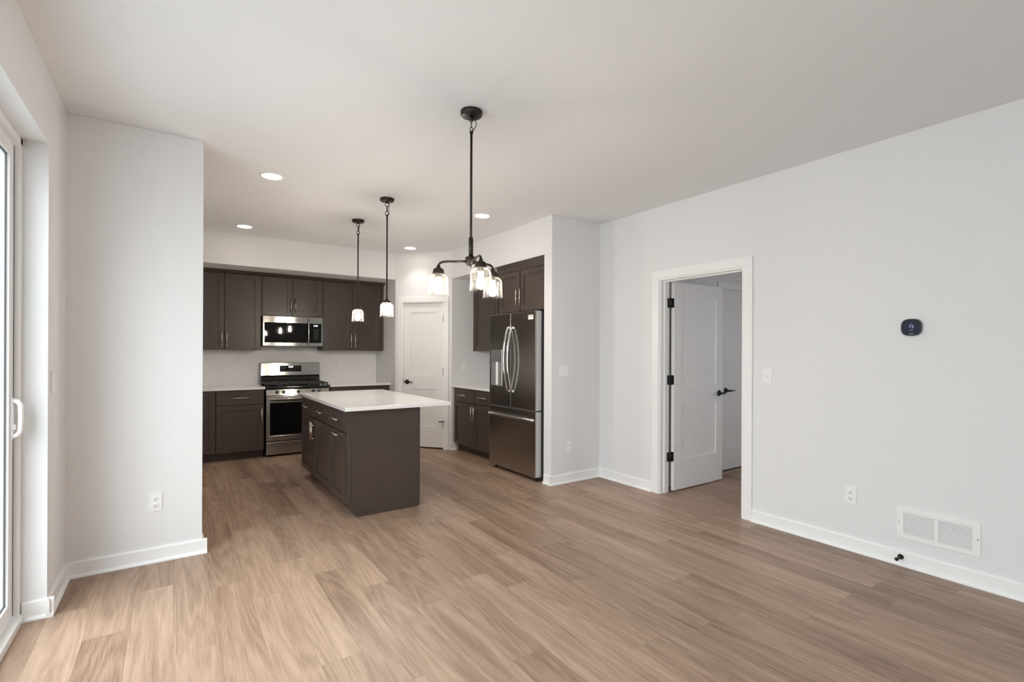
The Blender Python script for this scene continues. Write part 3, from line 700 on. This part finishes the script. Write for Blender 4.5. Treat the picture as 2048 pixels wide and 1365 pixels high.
# ------------------------------------------------------------------ microwave
X = frame(0, 7.075, '-Y')
mx0, mx1, mz0, mz1 = 0.942, 1.690, 1.412, 1.812; md = mx0+0.572
mw = thing('microwave', 'stainless over-the-range microwave mounted under the short upper cabinet', 'microwave', (rc, 7.26, mz0))
MB(X).box(mx0+0.004, mx1-0.004, 0.03, YB-7.075-0.012, mz0+0.006, mz1, 0.002).build('body', M['dark_steel'], mw)
MB(X).box(mx0+0.02, mx1-0.02, 0.02, 0.30, mz0, mz0+0.008).build('vent_base', M['black'], mw)
b = MB(X); wx0, wx1, wz0, wz1 = mx0+0.022, md-0.005, mz0+0.052, mz1-0.086
b.box(mx0, wx0, 0, 0.03, mz0+0.006, mz1-0.002, 0.002); b.box(wx0-0.001, md, 0, 0.03, mz0+0.006, wz0, 0.002); b.box(wx0-0.001, md, 0, 0.03, wz1, mz1-0.002, 0.002); b.box(wx1, md, 0.0, 0.03, wz0-0.001, wz1+0.001)
dr = b.build('door', M['steel_h'], mw)
MB(X).box(wx0-0.002, wx1+0.004, -0.001, 0.02, wz0-0.002, wz1+0.002).build('door_window', M['bglass'], dr)
b = MB(X); hx = md-0.018
b.tube([(hx, 0.0, mz0+0.035), (hx, -0.030, mz0+0.05), (hx, -0.042, mz0+0.12), (hx, -0.046, (mz0+mz1)/2), (hx, -0.042, mz1-0.10), (hx, -0.030, mz1-0.05), (hx, 0.0, mz1-0.035)], 0.0135, 14, sx=0.75)
b.build('door_handle', M['chrome'], dr)
text('badge', 'FRIGIDAIRE', 0.020, X @ Matrix.Translation((mx0+0.392, -0.001, mz1-0.047)), M['ink'], dr)
MB(X).box(mx0+0.312, mx0+0.324, -0.0008, 0.001, mz1-0.054, mz1-0.040).build('badge_mark', M['ink'], dr)
b = MB(X); b.box(md+0.003, mx1, 0, 0.03, mz0+0.006, wz0, 0.002); b.box(md+0.003, mx1, 0, 0.03, wz1, mz1-0.002, 0.002); b.box(mx1-0.020, mx1, 0, 0.03, wz0-0.001, wz1+0.001, 0.002)
cp = b.build('control_surround', M['steel_h'], mw)
b = MB(X).box(md+0.002, mx1-0.019, -0.001, 0.02, wz0-0.002, wz1+0.002)
km = (md+mx1-0.018)/2+0.012
for i in range(3):
    for j in range(8): b.box(km-0.032+0.022*i, km-0.025+0.022*i, -0.0018, 0.0, wz1-0.078-0.019*j, wz1-0.074-0.019*j, mi=1)
kp = b.build('keypad', [M['bglass'], M['keys']], mw)
text('clock_display', '12:00', 0.026, X @ Matrix.Translation((km-0.012, -0.0014, wz1-0.030)), M['display'], kp)

# ------------------------------------------------------------------ refrigerator
FX = 3.062
X = frame(FX, 0, '-X'); f0, f1, fm = -4.912, -4.022, -4.476
fr = thing('refrigerator', 'tall stainless french door refrigerator standing in the alcove', 'refrigerator', (3.42, 4.467, 0))
MB(X).box(f0+0.008, f1-0.008, 0.085, 0.70, 0.035, 1.745, 0.004).build('body', M['dark_steel'], fr)
b = MB(X); b.box(f0+0.02, f1-0.02, 0.075, 0.12, 0.018, 0.06, 0.003); b.build('base_grille', M['dark_steel'], fr)
for yy in (f0+0.07, f1-0.05):
    b = MB(X); b.lathe([(0.020, 0.0), (0.022, 0.006), (0.012, 0.010), (0.012, 0.04)], (yy, 0.055, 0.0), 'z', 16); b.build('foot', M['black'], fr)
def fdoor(nm, a, c, z0, z1): return MB(X).box(a, c, 0.0, 0.014, z0, z1, 0.005).box(a+0.0005, c-0.0005, 0.010, 0.082, z0+0.0005, z1-0.0005, 0.003, mi=1).build(nm, [M['steel'], M['silver']], fr)
ld = fdoor('left_door', f0, fm-0.002, 0.738, 1.779); rd = fdoor('right_door', fm+0.002, f1, 0.738, 1.779)
fd = fdoor('freezer_drawer', f0, f1, 0.046, 0.726)
MB(X).box(fm-0.0015, fm+0.0015, -0.0005, 0.06, 0.74, 1.777).build('door_seam', M['chrome'], rd)
MB(X).box(f0+0.01, f1-0.01, 0.010, 0.075, 0.722, 0.742).build('gasket', M['gasket'], fr)
def bow(x, z0, z1, parent):
    b = MB(X); pts = []
    for i in range(17):
        t = i/16; pts.append((x, -0.012-0.062*math.sin(PI*t)**0.8, z0+(z1-z0)*t))
    b.tube(pts, 0.0165, 16, sx=0.55)
    for z in (z0+0.012, z1-0.012): b.box(x-0.015, x+0.015, -0.020, 0.002, z-0.014, z+0.014, 0.004)
    b.build('handle', M['chrome'], parent)
bow(fm-0.036, 0.905, 1.628, ld); bow(fm+0.036, 0.905, 1.628, rd)
b = MB(X); b.tube([(f0+0.012, -0.004, 0.640), (f0+0.020, -0.018, 0.640), (f0+0.045, -0.028, 0.640), (fm-0.2, -0.036, 0.640), (fm, -0.039, 0.640), (fm+0.2, -0.036, 0.640), (f1-0.055, -0.028, 0.640), (f1-0.030, -0.018, 0.640), (f1-0.022, -0.004, 0.640)], 0.0155, 18)
for hx in (f0+0.018, f1-0.028): b.box(hx-0.010, hx+0.010, -0.010, 0.002, 0.628, 0.652, 0.003)
b.build('handle', M['chrome'], fd)
dx0, dx1, dz0, dz1 = -4.868, -4.648, 0.955, 1.378
b = MB(X)
for q in ((dx0, dx0+0.007, dz0, dz1), (dx1-0.007, dx1, dz0, dz1), (dx0, dx1, dz0, dz0+0.010), (dx0, dx1, dz1-0.006, dz1)): b.box(q[0], q[1], -0.005, 0.002, q[2], q[3], 0.001)
dp = b.build('dispenser', M['chrome'], ld)
MB(X).box(dx0+0.006, dx1-0.006, -0.0035, 0.001, 1.265, dz1-0.005).build('dispenser_panel', M['grey_plastic'], dp)
b = MB(X); b.box(dx0+0.006, dx1-0.006, -0.001, 0.001, dz0+0.008, 1.266); b.build('dispenser_recess', M['recess'], dp)
b = MB(X); b.box(dx0+0.105, dx0+0.145, -0.010, 0.001, dz0+0.015, 1.250, 0.004); b.build('dispenser_paddle', M['plastic'], dp)
b = MB(X); b.box(dx0+0.02, dx1-0.015, -0.012, 0.001, 1.235, 1.266, 0.004); b.build('dispenser_nozzle', M['grey_plastic'], dp)
st = MB(X).box(-4.148, -4.060, -0.0012, 0.001, 1.690, 1.738).build('sticker', M['sticker'], rd)
text('sticker_print', 'FRIGIDAIRE', 0.014, X @ Matrix.Translation((-4.104, -0.0013, 1.722)), M['ink'], st, 0.0003)
for hx in (f0+0.055, f1-0.055): MB(X).box(hx-0.04, hx+0.04, 0.02, 0.16, 1.745, 1.775, 0.004).build('hinge_cover', M['dark_steel'], fr)

# ------------------------------------------------------------------ pendants and chandelier
def jar_shade(cx, cy, zb, zt, r, parent):
    """Seeded glass jar open at the bottom, flared rim, shoulder and neck; cx.. in the parent's frame."""
    h = zt-zb
    prof = [(r*1.09, 0), (r*1.05, 0.005), (r*1.02, 0.016), (r*1.0, h*0.4), (r*1.0, h*0.70), (r*0.97, h*0.76), (r*0.86, h*0.84), (r*0.68, h*0.905), (r*0.55, h*0.93), (r*0.52, h*0.95), (r*0.52, h)]
    inner = [(q-0.003, z) for q, z in prof[::-1]]
    b = MB(); b.lathe(prof + inner + [prof[0]], (cx, cy, zb), 'z', 36, caps=False)
    return b.build('glass_shade', M['seeded'], parent)
def bulb(cx, cy, zt, parent, m='bulb'):
    b = MB(); b.lathe([(0.0, -0.098), (0.006, -0.096), (0.018, -0.088), (0.0235, -0.074), (0.0225, -0.058), (0.016, -0.030), (0.013, -0.012), (0.013, 0.0)], (cx, cy, zt), 'z', 16)
    return b.build('light_bulb', M[m], parent)
def chain(cx, cy, zt, zb, halves, parent, wire=0.0026):
    """Interlocked links from zt down to zb; halves = list of (half width, share of the height)."""
    tot = sum(q for _, q in halves); z = zt
    for i, (hw, q) in enumerate(halves):
        hh = (zt-zb)*q/tot; zc = z-hh/2; z -= hh; pts = []
        for k in range(20):
            t = 2*PI*k/20; a = hw*math.cos(t); c = (hh*0.5+0.0025)*math.sin(t)
            d = 0.6 + (0 if i % 2 == 0 else PI/2)
            pts.append((cx+a*math.cos(d), cy-a*math.sin(d), zc+c))
        MB().tube(pts, wire, 8, closed=True).build('chain_link', M['bronze'], parent)
def pendant(loc, label):
    x, y, _ = loc
    r = thing('pendant_light', label, 'pendant lamp', loc, 'island pendants')
    b = MB(); b.lathe([(0.0, -0.026), (0.055, -0.026), (0.0625, -0.020), (0.0635, -0.004), (0.0635, 0.0)], (x, y, CEIL), 'z', 36)
    b.lathe([(0.006, -0.042), (0.010, -0.034), (0.010, -0.024)], (x, y, CEIL), 'z', 12); b.build('canopy', M['bronze'], r)
    chain(x, y, CEIL-0.036, CEIL-0.150, [(0.0175, 0.30), (0.012, 0.42), (0.0175, 0.30)], r, 0.003)
    b = MB(); b.tube([(x, y, CEIL-0.150), (x, y, 1.83)], 0.0068, 12); b.lathe([(0.007, 0.0), (0.010, 0.006), (0.010, 0.016), (0.005, 0.022)], (x, y, CEIL-0.165), 'z', 12); b.build('rod', M['bronze'], r)
    b = MB(); b.lathe([(0.031, -0.008), (0.033, -0.006), (0.033, 0.006), (0.030, 0.010), (0.018, 0.013), (0.016, 0.022), (0.010, 0.030), (0.0, 0.034)], (x, y, 1.800), 'z', 28)
    b.cyl((x, y, 1.775), 0.018, 0.026, 'z', 16); b.build('socket_cap', M['bronze'], r)
    jar_shade(x, y, 1.666, 1.800, 0.0575, r); bulb(x, y, 1.775, r, 'pendant_bulb')
    b = MB(); b.tube([(x+0.008, y, CEIL-0.030), (x+0.019, y+0.004, CEIL-0.07), (x+0.018, y+0.004, CEIL-0.115), (x+0.005, y, CEIL-0.158)], 0.0022, 8); b.build('cord', M['bronze'], r)
    return r
p1 = pendant((1.595, 4.338, CEIL), 'black rod pendant with seeded glass shade, the one nearer the camera over the island')
dup(p1, (1.600, 5.212, CEIL), 0.6, 'black rod pendant with seeded glass shade, the one farther from the camera over the island')
def chandelier(x, y):
    r = thing('chandelier', 'dark bronze three-arm chandelier with glass jar shades hanging in front of the kitchen', 'chandelier', (x, y, CEIL))
    b = MB(); b.lathe([(0.0, -0.028), (0.056, -0.028), (0.062, -0.022), (0.0635, -0.004), (0.0635, 0.0)], (x, y, CEIL), 'z', 40)
    b.lathe([(0.005, -0.052), (0.010, -0.044), (0.012, -0.026)], (x, y, CEIL), 'z', 14); b.build('canopy', M['bronze'], r)
    chain(x, y, CEIL-0.042, 2.628, [(0.008, 0.25), (0.0085, 0.45), (0.008, 0.30)], r, 0.0022)
    b = MB(); b.tube([(x+0.008, y-0.004, CEIL-0.030), (x+0.022, y-0.012, 2.690), (x+0.026, y-0.014, 2.665), (x+0.006, y, 2.625)], 0.0024, 8); b.build('cord', M['bronze'], r)
    b = MB(); b.tube([(x, y, 2.628), (x, y, 1.985)], 0.0072, 14); b.lathe([(0.008, 0), (0.011, 0.005), (0.011, 0.012), (0.005, 0.020)], (x, y, 2.612), 'z', 14)
    b.lathe([(0.007, 2.012), (0.0135, 2.008), (0.0135, 1.890)], (x, y, 0), 'z', 18); b.build('rod', M['bronze'], r)
    b = MB(); b.lathe([(0.0, 1.834), (0.008, 1.838), (0.009, 1.848), (0.029, 1.849), (0.032, 1.853), (0.032, 1.892), (0.029, 1.896), (0.0, 1.897)], (x, y, 0), 'z', 30); b.build('hub', M['bronze'], r)
    R = 0.195
    for rel in (-81.0, 39.0, 159.0):
        a = YAW + math.radians(rel)      # bearing from +Y towards +X
        d = Vector((math.sin(a), math.cos(a), 0)); q = lambda rr, z: tuple(Vector((x, y, 0)) + d*rr + Vector((0, 0, z)))
        arm = MB(); arm.tube([q(0.028, 1.872), (q(R-0.055, 1.874)), q(R-0.030, 1.873), q(R-0.012, 1.868), q(R-0.002, 1.857), q(R, 1.842), q(R, 1.828)], 0.0068, 12)
        ao = arm.build('arm', M['bronze'], r)
        ex, ey, _ = q(R, 0)
        b = MB(); b.lathe([(0.031, 1.803), (0.0375, 1.802), (0.037, 1.806), (0.0325, 1.811), (0.0325, 1.822), (0.029, 1.830), (0.021, 1.836), (0.012, 1.841), (0.009, 1.855), (0.0, 1.857)], (ex, ey, 0), 'z', 28)
        b.cyl((ex, ey, 1.782), 0.018, 0.03, 'z', 16); b.build('socket_cap', M['bronze'], ao)
        jar_shade(ex, ey, 1.676, 1.810, 0.0575, ao); bulb(ex, ey, 1.783, ao)
chandelier(1.417, 2.484)

# ------------------------------------------------------------------ recessed ceiling lights
def downlight(loc, label):
    r = thing('ceiling_light', label, 'ceiling light', loc, 'recessed ceiling lights')
    b = MB(); b.lathe([(0.092, 0.0), (0.091, -0.004), (0.084, -0.007), (0.072, -0.005), (0.070, -0.001)], loc, 'z', 40, caps=False); b.build('trim_ring', M['plastic'], r)
    MB().lathe([(0.0, -0.003), (0.071, -0.003)], loc, 'z', 40, caps=False).build('lens', M['lens'], r)
    l = bpy.data.lights.new('downlight', 'AREA'); l.shape = 'DISK'; l.size = 0.13; l.energy = 0.9; l.color = (1.0, 0.96, 0.92); l.spread = math.radians(105)
    o = bpy.data.objects.new('downlight_lamp', l); C.objects.link(o); o.parent = r; o.location = (0, 0, -0.009)
    return r
DL = [((0.635, 4.31), 'recessed white ceiling light nearest the white wall at left, larger in view'),
      ((0.640, 6.215), 'recessed white ceiling light above the left upper cabinets'),
      ((2.590, 4.31), 'recessed white ceiling light in front of the refrigerator, right of the chandelier rod'),
      ((2.600, 6.20), 'recessed white ceiling light in front of the pantry door')]
d0 = downlight((*DL[0][0], CEIL), DL[0][1])
for (x, y), lb in DL[1:]: dup(d0, (x, y, CEIL), 0, lb)

# ------------------------------------------------------------------ wall devices
def plate(b, wdt=0.073, h=0.116): b.box(-wdt/2, wdt/2, -0.006, 0, -h/2, h/2, 0.0025)
def place(root, x, y, z, facing):
    root.location = (x, y, z); root.rotation_euler = (0, 0, {'-Y': 0.0, '-X': -PI/2, '+X': PI/2}[facing])
def outlet(label):
    r = thing('wall_outlet', label, 'outlet', (0, 0, 0), 'duplex wall outlets')
    b = MB(); plate(b); b.build('cover_plate', M['plastic'], r)
    for z in (0.021, -0.021):
        o = MB().lathe([(0.0, -0.0085), (0.0155, -0.0085), (0.017, -0.0075), (0.0175, -0.005)], (0, 0, z), 'y', 24).build('receptacle', M['plastic'], r)
        b = MB(); b.box(-0.0075, -0.0055, -0.0089, -0.0080, z-0.001, z+0.008); b.box(0.0055, 0.0075, -0.0089, -0.0080, z, z+0.007)
        b.lathe([(0.0, -0.0089), (0.003, -0.0089), (0.003, -0.008)], (0, 0, z-0.007), 'y', 10); b.build('slots', M['slot'], o)
    return r
def switch(label, gangs=1, double=False):
    r = thing('light_switch', label, 'switch', (0, 0, 0), 'light switches')
    b = MB(); plate(b, 0.073+0.046*(gangs-1)); b.build('cover_plate', M['plastic'], r)
    for g in range(gangs):
        x = (g-(gangs-1)/2)*0.046
        b = MB(); b.box(x-0.005, x+0.005, -0.008, -0.005, -0.012, 0.012, 0.001); b.prism([(-0.006, -0.004), (-0.006, 0.006), (-0.019, 0.010), (-0.020, 0.004)], x-0.004, x+0.004, 'x'); b.build('toggle', M['plastic'], r)
    return r
o1 = outlet('white duplex outlet low on the white wall at left'); place(o1, -0.098, YS, 0.382, '-Y')
o2 = dup(o1, (3.388, YS, 0.366), 0, 'white duplex outlet low on the narrow wall beside the refrigerator')
o3 = dup(o1, (XR, 1.445, 0.378), -PI/2, 'white duplex outlet low on the right wall, left of the air vent')
o4 = dup(o1, (0.742, YB-0.007, 1.168), 0, 'white duplex outlet on the tiled wall left of the range')
o5 = dup(o1, (1.990, YB-0.007, 1.162), 0, 'white duplex outlet on the tiled wall right of the range')
s1_ = switch('white toggle switch on the right wall beside the open doorway'); place(s1_, XR, 2.020, 1.163, '-X')
s2_ = switch('white double toggle switch plate on the narrow wall beside the refrigerator', 2); place(s2_, 3.295, YS, 1.155, '-Y')
s3_ = dup(s1_, (XL, 3.478, 1.179), PI/2, 'white toggle switch on the left wall beside the sliding door')
s4_ = switch('white switch plate on the alcove end wall beside the pantry door'); place(s4_, 3.330, YE, 1.155, '-Y')
# return air vent
vy0, vy1, vz0, vz1 = 0.787, 1.184, 0.176, 0.372
X = frame(XR, 0, '-X')
av = thing('air_vent', 'white louvered return air vent low on the right wall', 'air vent', (XR, (vy0+vy1)/2, vz0))
a, c = -vy1, -vy0; bw = 0.036
b = MB(X)
b.box(a, a+bw, -0.008, 0, vz0, vz1, 0.002); b.box(c-bw, c, -0.008, 0, vz0, vz1, 0.002)
b.box(a+bw-0.002, c-bw+0.002, -0.008, 0, vz0, vz0+0.030, 0.002); b.box(a+bw-0.002, c-bw+0.002, -0.008, 0, vz1-0.030, vz1, 0.002)
vm = (a+c)/2; b.box(vm-0.009, vm+0.009, -0.008, 0, vz0+0.028, vz1-0.028, 0.001)
b.build('frame', M['plastic'], av)
MB(X).box(a+bw, c-bw, -0.0009, -0.0003, vz0+0.028, vz1-0.028).build('backing', M['dark_steel'], av)
for sx_, ex_ in ((a+bw-0.001, vm-0.008), (vm+0.008, c-bw+0.001)):
    for i in range(12):
        z = vz0+0.030+(vz1-vz0-0.060)*(i+0.5)/12
        MB(X).prism([(-0.0012, z+0.0042), (-0.0070, z-0.0022), (-0.0074, z-0.0034), (-0.0060, z-0.0034), (-0.0012, z+0.0030)], sx_, ex_, 'x').build('louver', M['plastic'], av)
b = MB(X)
for yy in (a+0.012, c-0.012): b.lathe([(0.0, -0.0095), (0.003, -0.0092), (0.0035, -0.008)], (yy, 0, (vz0+vz1)/2), 'y', 10)
b.build('screw', M['grey_plastic'], av)
# spring door stop on the baseboard
ds = thing('door_stop', 'small dark door stop fixed to the baseboard below the air vent', 'door stop', (XR-0.0125, 1.160, 0.055))
MB(X).lathe([(0.017, -0.0125), (0.016, -0.018), (0.008, -0.024), (0.006, -0.026)], (-1.160, 0, 0.055), 'y', 20).build('base', M['bronze'], ds)
MB(X).lathe([(0.006, -0.024), (0.005, -0.05), (0.0055, -0.072)], (-1.160, 0, 0.055), 'y', 14).build('stem', M['bronze'], ds)
MB(X).lathe([(0.006, -0.070), (0.0105, -0.072), (0.0105, -0.084), (0.0, -0.086)], (-1.160, 0, 0.055), 'y', 16).build('tip', M['black'], ds)
# thermostat
th = thing('thermostat', 'round-cornered black thermostat showing 72 on the right wall', 'thermostat', (XR, 1.110, 1.510))
def squircle(w_, h_, n=40, e=2.8):
    o = []
    for i in range(n):
        t = 2*PI*i/n; ct, s_ = math.cos(t), math.sin(t)
        o.append((w_/2*math.copysign(abs(ct)**(2/e), ct), h_/2*math.copysign(abs(s_)**(2/e), s_)))
    return o
TX = X @ Matrix.Translation((-1.110, 0, 1.510))
MB(TX).prism(squircle(0.098, 0.102), -0.004, 0, 'y', smooth=True).build('mounting_plate', M['grey_plastic'], th)
tb = MB(TX).prism(squircle(0.102, 0.106), -0.022, -0.004, 'y', smooth=True).build('body', M['black'], th)
sc_ = MB(TX).prism(squircle(0.094, 0.098), -0.0228, -0.021, 'y', smooth=True).build('screen', M['tscreen'], th)
text('temperature_digits', '72', 0.027, TX @ Matrix.Translation((0.002, -0.0229, 0.004)), M['tdigit'], sc_, 0.0002)
b = MB(TX)
b.box(-0.006, -0.003, -0.0232, -0.0226, -0.019, -0.016); b.box(0.000, 0.010, -0.0232, -0.0226, -0.019, -0.0165); b.box(0.0, 0.003, -0.0232, -0.0226, 0.022, 0.025)
b.build('status_icons', M['tdigit'], sc_)
text('maker_mark', 'ecobee', 0.0075, TX @ Matrix.Translation((0.002, -0.0229, -0.0405)), M['sticker'], sc_, 0.0002)
